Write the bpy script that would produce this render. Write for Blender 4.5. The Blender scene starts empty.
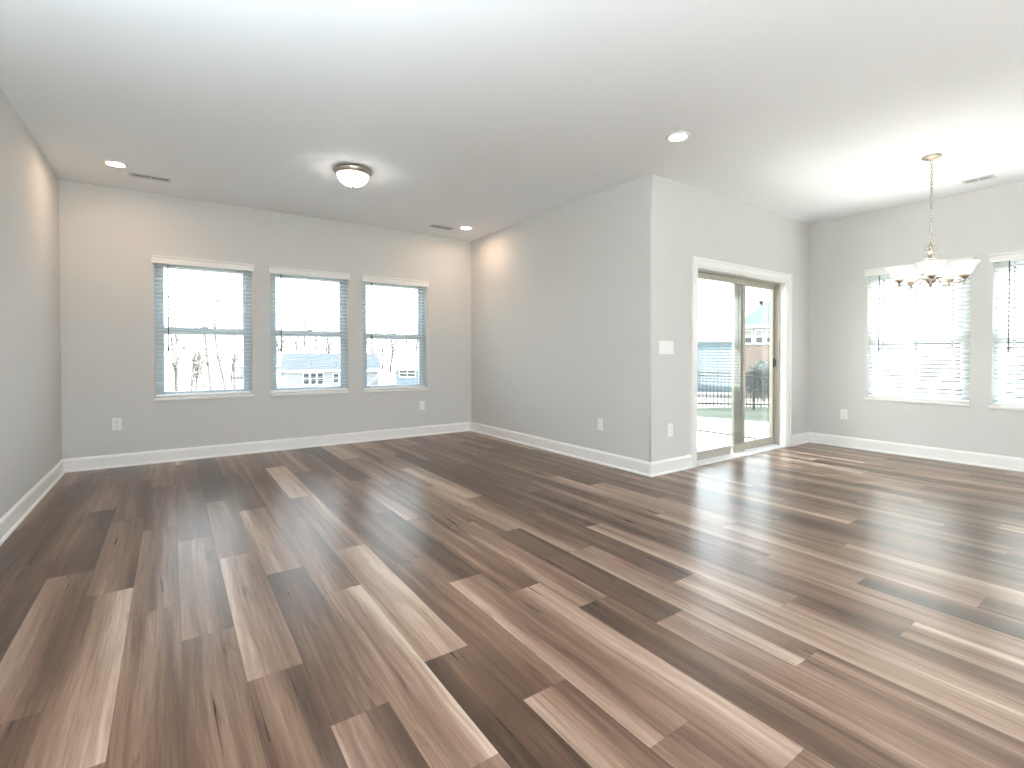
import bpy, bmesh, math, random
from mathutils import Vector, Matrix
random.seed(7)
PI = math.pi
R = math.radians
scn = bpy.context.scene
col = scn.collection

# ------------------------------------------------------------------ camera
cam_d = bpy.data.cameras.new('camera')
cam_d.sensor_width = 36.0
cam_d.lens = 489.16 / 1024 * 36.0
cam_d.shift_y = -24.18 / 1024
cam_d.clip_start = 0.05
cam_d.clip_end = 500
cam = bpy.data.objects.new('camera', cam_d)
col.objects.link(cam)
cam.location = (0, 0, 1.1145)
cam.rotation_euler = (R(90 - 0.71), 0, R(-34.86))
scn.camera = cam

# ------------------------------------------------------------------ world, sun, exposure
SKY = 2.1
SUN = 19.0
scn.view_settings.view_transform = 'Standard'
scn.view_settings.look = 'None'
scn.view_settings.gamma = 1.0
scn.view_settings.use_curve_mapping = False
scn.view_settings.exposure = 1.52
w = bpy.data.worlds.new('sky')
scn.world = w
w.use_nodes = True
nt = w.node_tree
nt.nodes.clear()
tc = nt.nodes.new('ShaderNodeTexCoord')
sep = nt.nodes.new('ShaderNodeSeparateXYZ')
ramp = nt.nodes.new('ShaderNodeValToRGB')
ramp.color_ramp.elements[0].position = 0.0
ramp.color_ramp.elements[0].color = (0.93, 0.97, 1.0, 1)
ramp.color_ramp.elements[1].position = 0.9
ramp.color_ramp.elements[1].color = (0.72, 0.85, 1.0, 1)
bg = nt.nodes.new('ShaderNodeBackground')
bg.inputs['Strength'].default_value = SKY
wo = nt.nodes.new('ShaderNodeOutputWorld')
nt.links.new(tc.outputs['Generated'], sep.inputs[0])
nt.links.new(sep.outputs['Z'], ramp.inputs['Fac'])
nt.links.new(ramp.outputs['Color'], bg.inputs['Color'])
nt.links.new(bg.outputs[0], wo.inputs['Surface'])

sun_d = bpy.data.lights.new('sun', 'SUN')
sun_d.energy = SUN
sun_d.angle = R(0.3)
sun_d.color = (1.0, 1.0, 0.99)
sun = bpy.data.objects.new('sun', sun_d)
col.objects.link(sun)
_az = R(28)
_to = Vector((-math.cos(_az) * math.cos(R(42)), math.sin(_az) * math.cos(R(42)), -math.sin(R(42))))
sun.rotation_euler = _to.to_track_quat('-Z', 'Y').to_euler()
sun.location = (20, -10, 18)

scn.cycles.use_denoising = True
scn.cycles.max_bounces = 10
scn.cycles.diffuse_bounces = 6
scn.cycles.glossy_bounces = 4
scn.cycles.transmission_bounces = 6
scn.cycles.transparent_max_bounces = 16
scn.cycles.sample_clamp_indirect = 6.0
scn.cycles.caustics_reflective = False
scn.cycles.caustics_refractive = False

# lamp strengths (radiance of the lit lenses and bowls, power of the bulbs)
LENS = 62.0
LENS_NEUTRAL = 18.0
FLUSH = 6.5
BULB = 48.0
FILL_PENDANT = 90.0  # pendants added out of view as fill
FILL_TORCH = 1250.0  # torchiere added out of view as fill

# ------------------------------------------------------------------ dimensions of the room
XL, YB, XJ, YJ, XR, H = -0.8466, 6.158, 3.569, 2.920, 6.597, 2.74
YR = -2.6
T = 0.15


# ------------------------------------------------------------------ materials
def rgb(r, g, b):
    def f(c):
        c /= 255.0
        return c / 12.92 if c <= 0.04045 else ((c + 0.055) / 1.055) ** 2.4
    return (f(r), f(g), f(b), 1.0)


def mat(name, color, rough=0.6, metal=0.0, spec=0.5, bump=0.0, bscale=200.0, var=0.0, vscale=4.0, coat=0.0):
    m = bpy.data.materials.new(name)
    m.use_nodes = True
    n = m.node_tree.nodes
    l = m.node_tree.links
    p = n['Principled BSDF']
    p.inputs['Base Color'].default_value = color
    p.inputs['Roughness'].default_value = rough
    p.inputs['Metallic'].default_value = metal
    p.inputs['Specular IOR Level'].default_value = spec
    p.inputs['Coat Weight'].default_value = coat
    co = n.new('ShaderNodeTexCoord')
    if var > 0:
        no = n.new('ShaderNodeTexNoise')
        no.inputs['Scale'].default_value = vscale
        no.inputs['Detail'].default_value = 4
        l.new(co.outputs['Object'], no.inputs['Vector'])
        mx = n.new('ShaderNodeMix')
        mx.data_type = 'RGBA'
        mx.inputs[6].default_value = tuple(c * (1 - var) for c in color[:3]) + (1,)
        mx.inputs[7].default_value = tuple(min(1, c * (1 + var)) for c in color[:3]) + (1,)
        l.new(no.outputs['Fac'], mx.inputs[0])
        l.new(mx.outputs[2], p.inputs['Base Color'])
    if bump > 0:
        no = n.new('ShaderNodeTexNoise')
        no.inputs['Scale'].default_value = bscale
        no.inputs['Detail'].default_value = 3
        l.new(co.outputs['Object'], no.inputs['Vector'])
        bp = n.new('ShaderNodeBump')
        bp.inputs['Strength'].default_value = bump
        bp.inputs['Distance'].default_value = 0.002
        l.new(no.outputs['Fac'], bp.inputs['Height'])
        l.new(bp.outputs[0], p.inputs['Normal'])
    return m


def emit(name, color, strength):
    m = bpy.data.materials.new(name)
    m.use_nodes = True
    p = m.node_tree.nodes['Principled BSDF']
    p.inputs['Base Color'].default_value = (0.9, 0.9, 0.88, 1)
    p.inputs['Emission Color'].default_value = color
    p.inputs['Emission Strength'].default_value = strength
    return m


def glass(name, refl=1.0, tint=(0.97, 0.99, 0.985, 1)):
    m = bpy.data.materials.new(name)
    m.use_nodes = True
    n = m.node_tree.nodes
    l = m.node_tree.links
    n.remove(n['Principled BSDF'])
    out = n['Material Output']
    tr = n.new('ShaderNodeBsdfTransparent')
    tr.inputs['Color'].default_value = tint
    gl = n.new('ShaderNodeBsdfGlossy')
    gl.inputs['Roughness'].default_value = 0.01
    fr = n.new('ShaderNodeFresnel')
    ge = n.new('ShaderNodeNewGeometry')                  # same reflectance from either face of the thin pane
    io = n.new('ShaderNodeMix')
    io.inputs[2].default_value = 1.5
    io.inputs[3].default_value = 1 / 1.5
    l.new(ge.outputs['Backfacing'], io.inputs[0])
    l.new(io.outputs[0], fr.inputs['IOR'])
    mu = n.new('ShaderNodeMath')
    mu.operation = 'MULTIPLY'
    mu.inputs[1].default_value = refl
    mu.use_clamp = True
    mx = n.new('ShaderNodeMixShader')
    l.new(fr.outputs[0], mu.inputs[0])
    l.new(mu.outputs[0], mx.inputs[0])
    l.new(tr.outputs[0], mx.inputs[1])
    l.new(gl.outputs[0], mx.inputs[2])
    l.new(mx.outputs[0], out.inputs['Surface'])
    return m


def translucent(name, color, amount, rough=0.5):
    m = bpy.data.materials.new(name)
    m.use_nodes = True
    n = m.node_tree.nodes
    l = m.node_tree.links
    p = n['Principled BSDF']
    p.inputs['Base Color'].default_value = color
    p.inputs['Roughness'].default_value = rough
    out = n['Material Output']
    t = n.new('ShaderNodeBsdfTranslucent')
    t.inputs['Color'].default_value = color
    mx = n.new('ShaderNodeMixShader')
    mx.inputs[0].default_value = amount
    l.new(p.outputs[0], mx.inputs[1])
    l.new(t.outputs[0], mx.inputs[2])
    l.new(mx.outputs[0], out.inputs['Surface'])
    return m


def floor_material():
    m = bpy.data.materials.new('wood_plank_floor')
    m.use_nodes = True
    n = m.node_tree.nodes
    l = m.node_tree.links
    p = n['Principled BSDF']
    at = n.new('ShaderNodeAttribute'); at.attribute_name = 'plank'        # r tone, g id, b hue
    sp = n.new('ShaderNodeSeparateColor'); l.new(at.outputs['Color'], sp.inputs[0])
    uv = n.new('ShaderNodeUVMap'); uv.uv_map = 'plank_uv'                  # metres along / across
    su = n.new('ShaderNodeSeparateXYZ'); l.new(uv.outputs[0], su.inputs[0])

    def math_(op, a, b=None, c=None):
        q = n.new('ShaderNodeMath'); q.operation = op
        for i, v in enumerate((a, b, c)):
            if v is None:
                continue
            if isinstance(v, (int, float)):
                q.inputs[i].default_value = v
            else:
                l.new(v, q.inputs[i])
        return q.outputs[0]

    def vec(x, y, z):
        c = n.new('ShaderNodeCombineXYZ')
        for i, v in enumerate((x, y, z)):
            if isinstance(v, (int, float)):
                c.inputs[i].default_value = v
            else:
                l.new(v, c.inputs[i])
        return c.outputs[0]

    def noise(v, scale, detail=4, rough=0.55, dist=0.0):
        q = n.new('ShaderNodeTexNoise')
        q.inputs['Scale'].default_value = scale
        q.inputs['Detail'].default_value = detail
        q.inputs['Roughness'].default_value = rough
        q.inputs['Distortion'].default_value = dist
        l.new(v, q.inputs['Vector'])
        return q.outputs['Fac']

    U, V = su.outputs['X'], su.outputs['Y']          # U across, V along
    idz = math_('MULTIPLY', sp.outputs['Green'], 91.0)
    # slow wander of the grain along the board
    wander = noise(vec(math_('MULTIPLY', U, 1.0), math_('MULTIPLY', V, .7), idz), 2.0, 1)
    Uw = math_('ADD', U, math_('MULTIPLY', math_('SUBTRACT', wander, 0.5), 0.035))
    broad = noise(vec(math_('MULTIPLY', Uw, 13.0), math_('MULTIPLY', V, 0.55), idz), 1.0, 2, 0.5)
    streak = noise(vec(math_('MULTIPLY', Uw, 62.0), math_('MULTIPLY', V, 1.5), idz), 1.0, 4, 0.6)
    fine = noise(vec(math_('MULTIPLY', Uw, 230.0), math_('MULTIPLY', V, 7.0), idz), 1.0, 3, 0.6)
    tone = math_('ADD', math_('MULTIPLY', math_('SUBTRACT', sp.outputs['Red'], 0.45), 1.2), 0.41)
    tone = math_('ADD', tone, math_('MULTIPLY', math_('SUBTRACT', broad, 0.5), 1.15))
    tone = math_('ADD', tone, math_('MULTIPLY', math_('SUBTRACT', streak, 0.5), 0.66))
    tone = math_('ADD', tone, math_('MULTIPLY', math_('SUBTRACT', fine, 0.5), 0.42))
    # dark mineral streaks
    vein = noise(vec(math_('MULTIPLY', Uw, 17.0), math_('MULTIPLY', V, 2.1), math_('ADD', idz, 7.3)), 1.0, 3, 0.5, 0.4)
    vr = n.new('ShaderNodeMapRange')
    vr.inputs['From Min'].default_value = 0.65
    vr.inputs['From Max'].default_value = 0.78
    l.new(vein, vr.inputs['Value'])
    tone = math_('SUBTRACT', tone, math_('MULTIPLY', vr.outputs[0], 0.42))
    cr = n.new('ShaderNodeValToRGB')
    e = cr.color_ramp.elements
    e[0].position = 0.0; e[0].color = rgb(58, 41, 32)
    e[1].position = 1.0; e[1].color = rgb(190, 168, 150)
    x = e.new(0.3); x.color = rgb(94, 69, 53)
    x = e.new(0.55); x.color = rgb(128, 101, 83)
    x = e.new(0.8); x.color = rgb(160, 134, 116)
    l.new(tone, cr.inputs[0])
    l.new(cr.outputs[0], p.inputs['Base Color'])
    rr = n.new('ShaderNodeMapRange')
    rr.inputs['To Min'].default_value = 0.25
    rr.inputs['To Max'].default_value = 0.33
    l.new(streak, rr.inputs['Value'])
    l.new(rr.outputs[0], p.inputs['Roughness'])
    p.inputs['Specular IOR Level'].default_value = 0.52
    bp = n.new('ShaderNodeBump')
    bp.inputs['Strength'].default_value = 0.12
    bp.inputs['Distance'].default_value = 0.001
    l.new(fine, bp.inputs['Height'])
    l.new(bp.outputs[0], p.inputs['Normal'])
    return m


def grass_material(name, a, b, c):
    m = bpy.data.materials.new(name)
    m.use_nodes = True
    n = m.node_tree.nodes
    l = m.node_tree.links
    p = n['Principled BSDF']
    p.inputs['Roughness'].default_value = 0.95
    p.inputs['Specular IOR Level'].default_value = 0.1
    co = n.new('ShaderNodeTexCoord')
    n1 = n.new('ShaderNodeTexNoise'); n1.inputs['Scale'].default_value = 0.35; n1.inputs['Detail'].default_value = 6
    n2 = n.new('ShaderNodeTexNoise'); n2.inputs['Scale'].default_value = 9.0; n2.inputs['Detail'].default_value = 5
    l.new(co.outputs['Object'], n1.inputs['Vector']); l.new(co.outputs['Object'], n2.inputs['Vector'])
    cr = n.new('ShaderNodeValToRGB')
    cr.color_ramp.elements[0].position = 0.38; cr.color_ramp.elements[0].color = a
    cr.color_ramp.elements[1].position = 0.62; cr.color_ramp.elements[1].color = b
    l.new(n1.outputs['Fac'], cr.inputs[0])
    mx = n.new('ShaderNodeMix'); mx.data_type = 'RGBA'; mx.blend_type = 'MIX'
    l.new(n2.outputs['Fac'], mx.inputs[0])
    l.new(cr.outputs[0], mx.inputs[6]); mx.inputs[7].default_value = c
    # beyond the back yard the grass gives way to pale graded earth
    sp = n.new('ShaderNodeSeparateXYZ'); l.new(co.outputs['Object'], sp.inputs[0])
    mr = n.new('ShaderNodeMapRange'); mr.inputs['From Min'].default_value = 10.0; mr.inputs['From Max'].default_value = 16.0
    l.new(sp.outputs['Y'], mr.inputs['Value'])
    m2 = n.new('ShaderNodeMix'); m2.data_type = 'RGBA'
    l.new(mr.outputs[0], m2.inputs[0]); l.new(mx.outputs[2], m2.inputs[6])
    er = n.new('ShaderNodeValToRGB')
    er.color_ramp.elements[0].position = 0.35; er.color_ramp.elements[0].color = rgb(92, 86, 82)
    er.color_ramp.elements[1].position = 0.6; er.color_ramp.elements[1].color = rgb(140, 134, 128)
    l.new(n1.outputs['Fac'], er.inputs[0]); l.new(er.outputs[0], m2.inputs[7])
    l.new(m2.outputs[2], p.inputs['Base Color'])
    return m


def brick_material(name, a, b, mortar, sx):
    m = bpy.data.materials.new(name)
    m.use_nodes = True
    n = m.node_tree.nodes
    l = m.node_tree.links
    p = n['Principled BSDF']; p.inputs['Roughness'].default_value = 0.9
    uv = n.new('ShaderNodeTexCoord')
    br = n.new('ShaderNodeTexBrick')
    br.inputs['Color1'].default_value = a; br.inputs['Color2'].default_value = b; br.inputs['Mortar'].default_value = mortar
    br.inputs['Scale'].default_value = sx
    mp = n.new('ShaderNodeMapping'); mp.inputs['Rotation'].default_value = (PI / 2, 0, 0)
    l.new(uv.outputs['Object'], mp.inputs['Vector']); l.new(mp.outputs[0], br.inputs['Vector'])
    l.new(br.outputs['Color'], p.inputs['Base Color'])
    return m


def banded_material(name, a, b, step, duty=0.12, rough=0.8):
    """horizontal courses: lap siding or roof shingles"""
    m = bpy.data.materials.new(name)
    m.use_nodes = True
    n = m.node_tree.nodes
    l = m.node_tree.links
    p = n['Principled BSDF']; p.inputs['Roughness'].default_value = rough
    co = n.new('ShaderNodeTexCoord')
    s = n.new('ShaderNodeSeparateXYZ'); l.new(co.outputs['Object'], s.inputs[0])
    d = n.new('ShaderNodeMath'); d.operation = 'DIVIDE'; l.new(s.outputs['Z'], d.inputs[0]); d.inputs[1].default_value = step
    f = n.new('ShaderNodeMath'); f.operation = 'FRACT'; l.new(d.outputs[0], f.inputs[0])
    c = n.new('ShaderNodeMath'); c.operation = 'LESS_THAN'; l.new(f.outputs[0], c.inputs[0]); c.inputs[1].default_value = duty
    mx = n.new('ShaderNodeMix'); mx.data_type = 'RGBA'
    mx.inputs[6].default_value = a; mx.inputs[7].default_value = b
    l.new(c.outputs[0], mx.inputs[0]); l.new(mx.outputs[2], p.inputs['Base Color'])
    return m


M = dict(
    wall=mat('greige_wall_paint', rgb(214, 214, 212), 0.75, bump=0.03, bscale=260, spec=0.3),
    ceiling=mat('white_ceiling_paint', rgb(243, 246, 248), 0.9, bump=0.04, bscale=220, spec=0.2),
    trim=mat('white_trim_paint', rgb(243, 243, 241), 0.35, var=0.01),
    vinyl=mat('white_window_vinyl', rgb(186, 198, 206), 0.4, var=0.01),
    slat=translucent('white_blind_slats', (0.9, 0.9, 0.89, 1), 0.42),
    blind=mat('white_blind_rail', rgb(240, 240, 238), 0.4, var=0.01),
    cord=mat('blind_cord', rgb(205, 205, 203), 0.8, var=0.03),
    wand=mat('grey_clear_wand', rgb(104, 108, 112), 0.25, var=0.03),
    plate=mat('white_plastic_plate', rgb(244, 244, 242), 0.3, var=0.01),
    slot=mat('dark_slot', rgb(70, 70, 70), 0.6, var=0.05),
    nickel=mat('brushed_nickel', rgb(180, 170, 158), 0.3, 1.0, var=0.06, vscale=30),
    taupe=mat('taupe_door_frame', rgb(178, 173, 162), 0.4, var=0.02),
    dark=mat('dark_grey_latch', rgb(66, 64, 60), 0.4, var=0.05),
    vent=mat('white_vent_metal', rgb(214, 216, 217), 0.5, var=0.02),
    vent_dark=mat('grey_vent_gap', rgb(66, 69, 74), 0.8, var=0.03),
    glass=glass('window_glass', 0.8),
    door_glass=glass('door_glass', 1.6, (0.95, 0.98, 0.97, 1)),
    lens_warm=emit('warm_downlight_lens', (1.0, 0.70, 0.49, 1), LENS),
    lens=emit('neutral_downlight_lens', (1.0, 0.97, 0.93, 1), LENS_NEUTRAL),
    flush_glass=emit('lit_opal_glass', (1.0, 0.96, 0.91, 1), FLUSH),
    fill_torch=emit('added_torchiere_bulb', (0.78, 0.92, 1.0, 1), FILL_TORCH),
    fill_pendant=emit('added_pendant_bulb', (0.72, 0.90, 1.0, 1), FILL_PENDANT),
    concrete=mat('pale_concrete', rgb(170, 168, 164), 0.9, var=0.06, vscale=6),
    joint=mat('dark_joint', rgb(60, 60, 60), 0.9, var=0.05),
    foundation=mat('foundation_concrete', rgb(150, 148, 144), 0.9, var=0.06),
    siding_out=banded_material('own_house_siding', rgb(196, 192, 184), rgb(150, 147, 140), 0.16),
    fence=mat('black_fence_metal', rgb(32, 33, 35), 0.5, var=0.1),
    bark=mat('grey_bark', rgb(74, 70, 67), 0.95, var=0.2, vscale=8),
    bark_pale=mat('pale_bark', rgb(62, 59, 57), 0.95, var=0.15, vscale=8),
    leaf=mat('dark_shrub_leaf', rgb(66, 78, 76), 0.9, var=0.3, vscale=30),
)

# ------------------------------------------------------------------ mesh helpers
def quad(bm, pts, mi=0):
    vs = [bm.verts.new(p) for p in pts]
    f = bm.faces.new(vs)
    f.material_index = mi
    return f


def box(bm, x0, x1, y0, y1, z0, z1, mi=0, tf=None):
    v = [(x, y, z) for x in (x0, x1) for y in (y0, y1) for z in (z0, z1)]
    vs = [bm.verts.new(tf(*p) if tf else p) for p in v]
    for f in ((0, 1, 3, 2), (4, 6, 7, 5), (0, 4, 5, 1), (2, 3, 7, 6), (0, 2, 6, 4), (1, 5, 7, 3)):
        bm.faces.new([vs[i] for i in f]).material_index = mi


def bbox_bevel(bm, x0, x1, y0, y1, z0, z1, b=0.003, tf=None, seg=2):
    """a box with rounded edges"""
    t = bmesh.new()
    box(t, x0, x1, y0, y1, z0, z1)
    bmesh.ops.bevel(t, geom=t.edges[:], offset=b, segments=seg, affect='EDGES', profile=0.5)
    mp = {}
    for v in t.verts:
        mp[v] = bm.verts.new(tf(*v.co) if tf else v.co)
    for f in t.faces:
        bm.faces.new([mp[v] for v in f.verts])
    t.free()


def tube(bm, pts, rad, seg=8, cap=True):
    pts = [Vector(p) for p in pts]
    if not isinstance(rad, (list, tuple)):
        rad = [rad] * len(pts)
    rings = []
    prev = None
    for i, p in enumerate(pts):
        d = (pts[min(i + 1, len(pts) - 1)] - pts[max(i - 1, 0)]).normalized()
        if prev is None:
            a = d.orthogonal().normalized()
        else:
            a = (prev - d * prev.dot(d))
            a = a.normalized() if a.length > 1e-6 else d.orthogonal().normalized()
        prev = a
        b = d.cross(a)
        rings.append([bm.verts.new(p + (a * math.cos(2 * PI * k / seg) + b * math.sin(2 * PI * k / seg)) * rad[i]) for k in range(seg)])
    for i in range(len(rings) - 1):
        for k in range(seg):
            f = bm.faces.new((rings[i][k], rings[i][(k + 1) % seg], rings[i + 1][(k + 1) % seg], rings[i + 1][k]))
            f.smooth = True
    if cap:
        bm.faces.new(rings[0][::-1])
        bm.faces.new(rings[-1])


def lathe(bm, prof, center=(0, 0, 0), seg=32, smooth=True):
    c = Vector(center)
    rings = []
    for r, z in prof:
        if r < 1e-6:
            rings.append([bm.verts.new(c + Vector((0, 0, z)))])
        else:
            rings.append([bm.verts.new(c + Vector((r * math.cos(2 * PI * k / seg), r * math.sin(2 * PI * k / seg), z))) for k in range(seg)])
    for a, b in zip(rings, rings[1:]):
        for k in range(seg):
            k2 = (k + 1) % seg
            if len(a) == 1 and len(b) == 1:
                continue
            if len(a) == 1:
                f = bm.faces.new((a[0], b[k], b[k2]))
            elif len(b) == 1:
                f = bm.faces.new((a[k], a[k2], b[0]))
            else:
                f = bm.faces.new((a[k], a[k2], b[k2], b[k]))
            f.smooth = smooth


def obj(name, bm, m, parent=None, recalc=True):
    if recalc:
        bmesh.ops.recalc_face_normals(bm, faces=bm.faces[:])
    me = bpy.data.meshes.new(name)
    bm.to_mesh(me)
    bm.free()
    for x in (m if isinstance(m, (list, tuple)) else [m]):
        me.materials.append(x)
    o = bpy.data.objects.new(name, me)
    col.objects.link(o)
    if parent is not None:
        o.parent = parent
        o.matrix_parent_inverse = Matrix.Translation(-_base(parent))
    return o


def _base(o):
    v = Vector(o.location)
    return v


def tag(o, label, cat, group=None):
    o['label'] = label
    o['category'] = cat
    if group:
        o['group'] = group
    return o


def thing(name, loc, label, cat, group=None):
    o = bpy.data.objects.new(name, None)
    o.empty_display_size = 0.1
    col.objects.link(o)
    o.location = loc
    return tag(o, label, cat, group)


def structure(o):
    o['kind'] = 'structure'
    return o


def copy_thing(o, loc, label, group=None):
    c = o.copy()
    col.objects.link(c)
    c.location = loc
    c['label'] = label
    if group:
        c['group'] = group
    for ch in list(o.children):
        d = ch.copy()
        col.objects.link(d)
        d.parent = c
        for g in list(ch.children):
            e = g.copy()
            col.objects.link(e)
            e.parent = d
    return c


def pierced(bm, u0, u1, z0, z1, holes, d0, d1, tf, extra_u=(), mi_front=0, mi_back=0):
    """a slab in (u, depth, z) with rectangular holes cut right through"""
    us = sorted(set([u0, u1] + [h[0] for h in holes] + [h[1] for h in holes] + list(extra_u)))
    zs = sorted(set([z0, z1] + [h[2] for h in holes] + [h[3] for h in holes]))
    us = [u for u in us if u0 - 1e-9 <= u <= u1 + 1e-9]
    zs = [z for z in zs if z0 - 1e-9 <= z <= z1 + 1e-9]

    def solid(i, j):
        if i < 0 or j < 0 or i >= len(us) - 1 or j >= len(zs) - 1:
            return False
        u = (us[i] + us[i + 1]) / 2
        z = (zs[j] + zs[j + 1]) / 2
        return not any(h[0] < u < h[1] and h[2] < z < h[3] for h in holes)
    for i in range(len(us) - 1):
        for j in range(len(zs) - 1):
            if not solid(i, j):
                continue
            a, b, c, d = us[i], us[i + 1], zs[j], zs[j + 1]
            quad(bm, [tf(a, d0, c), tf(b, d0, c), tf(b, d0, d), tf(a, d0, d)], mi_front)
            quad(bm, [tf(a, d1, c), tf(a, d1, d), tf(b, d1, d), tf(b, d1, c)], mi_back)
            if not solid(i - 1, j):
                quad(bm, [tf(a, d0, c), tf(a, d0, d), tf(a, d1, d), tf(a, d1, c)], mi_front)
            if not solid(i + 1, j):
                quad(bm, [tf(b, d0, c), tf(b, d1, c), tf(b, d1, d), tf(b, d0, d)], mi_front)
            if not solid(i, j - 1):
                quad(bm, [tf(a, d0, c), tf(a, d1, c), tf(b, d1, c), tf(b, d0, c)], mi_front)
            if not solid(i, j + 1):
                quad(bm, [tf(a, d0, d), tf(b, d0, d), tf(b, d1, d), tf(a, d1, d)], mi_front)
    bmesh.ops.remove_doubles(bm, verts=bm.verts[:], dist=1e-5)


back = lambda u, d, z: (u, YB + d, z)
right = lambda u, d, z: (XR + d, u, z)
patio = lambda u, d, z: (u, YJ + d, z)
jut = lambda u, d, z: (XJ + d, u, z)

# ------------------------------------------------------------------ floor: planks 18 cm by 1.215 m running away from the camera
W_, L_ = 0.1795, 1.215
OFF = {-4: .66, -3: 1.13, -2: .86, -1: .505, 0: .19, 1: 1.06, 2: .65, 3: .285, 4: 1.13, 5: .405, 6: .045, 7: .90, 8: .65, 9: .37,
       10: .095, 11: .84, 12: .28, 13: 1.08, 14: .70, 15: .18, 16: .98, 17: .585}
# tones left edge / right edge of the planks nearest the camera: (row, centre y) -> (left, right)
TONE = {(-3, 2.9): (.30, .26), (-3, 4.1): (.42, .30), (-3, 5.3): (.22, .30), (-2, 2.7): (.74, .42), (-2, 1.4): (.40, .44), (-2, 3.9): (.46, .20), (-2, 5.1): (.44, .38),
        (-1, 2.3): (.42, .88), (-1, 1.1): (.36, .36), (-1, 3.5): (.60, .40), (-1, 4.8): (.46, .22),
        (0, 3.2): (.56, .36), (0, 2.0): (.48, .34), (0, 0.8): (.45, .4), (0, 4.5): (.28, .52),
        (1, 2.9): (.66, .34), (1, 1.7): (.34, .52), (1, 4.0): (.32, .36),
        (2, 2.5): (.70, .46), (2, 1.3): (.42, .30), (2, 3.7): (.5, .4),
        (3, 2.1): (.26, .40), (3, .9): (.66, .34), (3, 3.3): (.72, .5), (3, 4.5): (.35, .3),
        (4, 1.7): (.46, .92), (4, 2.9): (.56, .42), (4, .5): (.5, .5), (4, 4.1): (.52, .36),
        (5, 2.2): (.56, .84), (5, 1.0): (.24, .36), (5, 3.5): (.45, .78),
        (6, 1.9): (.28, .46), (6, .6): (.66, .30), (6, 3.1): (.44, .34),
        (7, 1.5): (.82, .46), (7, 2.7): (.34, .26), (7, .3): (.5, .4),
        (8, 1.2): (.46, .86), (8, 2.4): (.42, .34), (8, .1): (.55, .45),
        (9, 1.0): (.2, .46), (9, 2.2): (.52, .62), (10, .7): (.74, .56), (10, 1.9): (.26, .22), (10, 3.1): (.4, .8),
        (11, 1.4): (.80, .42), (11, .2): (.5, .4), (12, .9): (.8, .6), (13, .5): (.72, .5), (12, 2.1): (.24, .35),
        (13, 1.7): (.72, .46), (14, 1.3): (.28, .42), (14, 1.9): (.3, .6), (15, .8): (.6, .66), (16, .4): (.2, .5), (16, 1.6): (.76, .5)}
FX0, FX1, FY0, FY1 = XL - T, XR + T, YR - T, YB + T


def in_house(x, y):
    return not (x > XJ + T and y > YJ + T)


def make_floor():
    bm = bmesh.new()
    cl = bm.loops.layers.float_color.new('plank')
    ul = bm.loops.layers.uv.new('plank_uv')
    rnd = random.Random(21)
    r = math.floor((FX0 + 0.155) / W_)
    while -0.155 + r * W_ < FX1:
        x0, x1 = max(-0.155 + r * W_, FX0), min(-0.155 + (r + 1) * W_, FX1)
        off = OFF.get(r, None)
        if off is None:
            off = (r * 0.47 + rnd.uniform(-.12, .12)) % L_
        top = FY1 if x0 < XJ + T - .02 else YJ + T
        n = math.floor((FY0 - off) / L_)
        while off + n * L_ < top:
            ya, yb = max(off + n * L_, FY0), min(off + (n + 1) * L_, top)
            if yb - ya > 1e-4 and x1 - x0 > 1e-4:
                cy = off + (n + .5) * L_
                base = rnd.uniform(.28, .58)
                a, b = base + rnd.uniform(-.26, .26), base + rnd.uniform(-.26, .26)
                if rnd.random() < .22:
                    a += .3
                pid = rnd.random()
                for (rr, yy), v in TONE.items():
                    if rr == r and abs(yy - cy) < .45:
                        a, b = v
                bw = 0.0003
                quad_ = [(x0 + bw, ya + bw), (x1 - bw, ya + bw), (x1 - bw, yb - bw), (x0 + bw, yb - bw)]
                f = bm.faces.new([bm.verts.new((px, py, 0)) for px, py in quad_])
                for lp, t, (px, py) in zip(f.loops, (a, b, b, a), quad_):
                    lp[cl] = (t, pid, pid, 1)
                    lp[ul].uv = (px - x0 + pid * 3, py)
            n += 1
        r += 1
    # slab body under the planks (dark joints show between them)
    for (xa, xb, ya, yb) in ((FX0, XJ + T, FY0, FY1), (XJ + T, FX1, FY0, YJ + T)):
        n0 = len(bm.faces)
        box(bm, xa, xb, ya, yb, -0.14, -0.0008, 1)
    bm.faces.ensure_lookup_table()
    return obj('floor', bm, [floor_material(), M['joint']], recalc=False)


structure(make_floor())

# ------------------------------------------------------------------ shell
bm = bmesh.new()
box(bm, FX0, XJ + T, FY0, FY1, H, H + 0.2)
box(bm, XJ + T, FX1, FY0, YJ + T, H, H + 0.2)
structure(obj('ceiling', bm, M['ceiling']))

WIN_B = [(-0.137, 0.745, 0.662, 2.09), (0.930, 1.812, 0.655, 2.085), (1.993, 2.873, 0.645, 2.08)]
WIN_R = [(1.405, 2.297, 0.612, 2.06), (0.352, 1.246, 0.606, 2.06)]
DX0, DX1, DZ = 4.245, 6.040, 1.985

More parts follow.
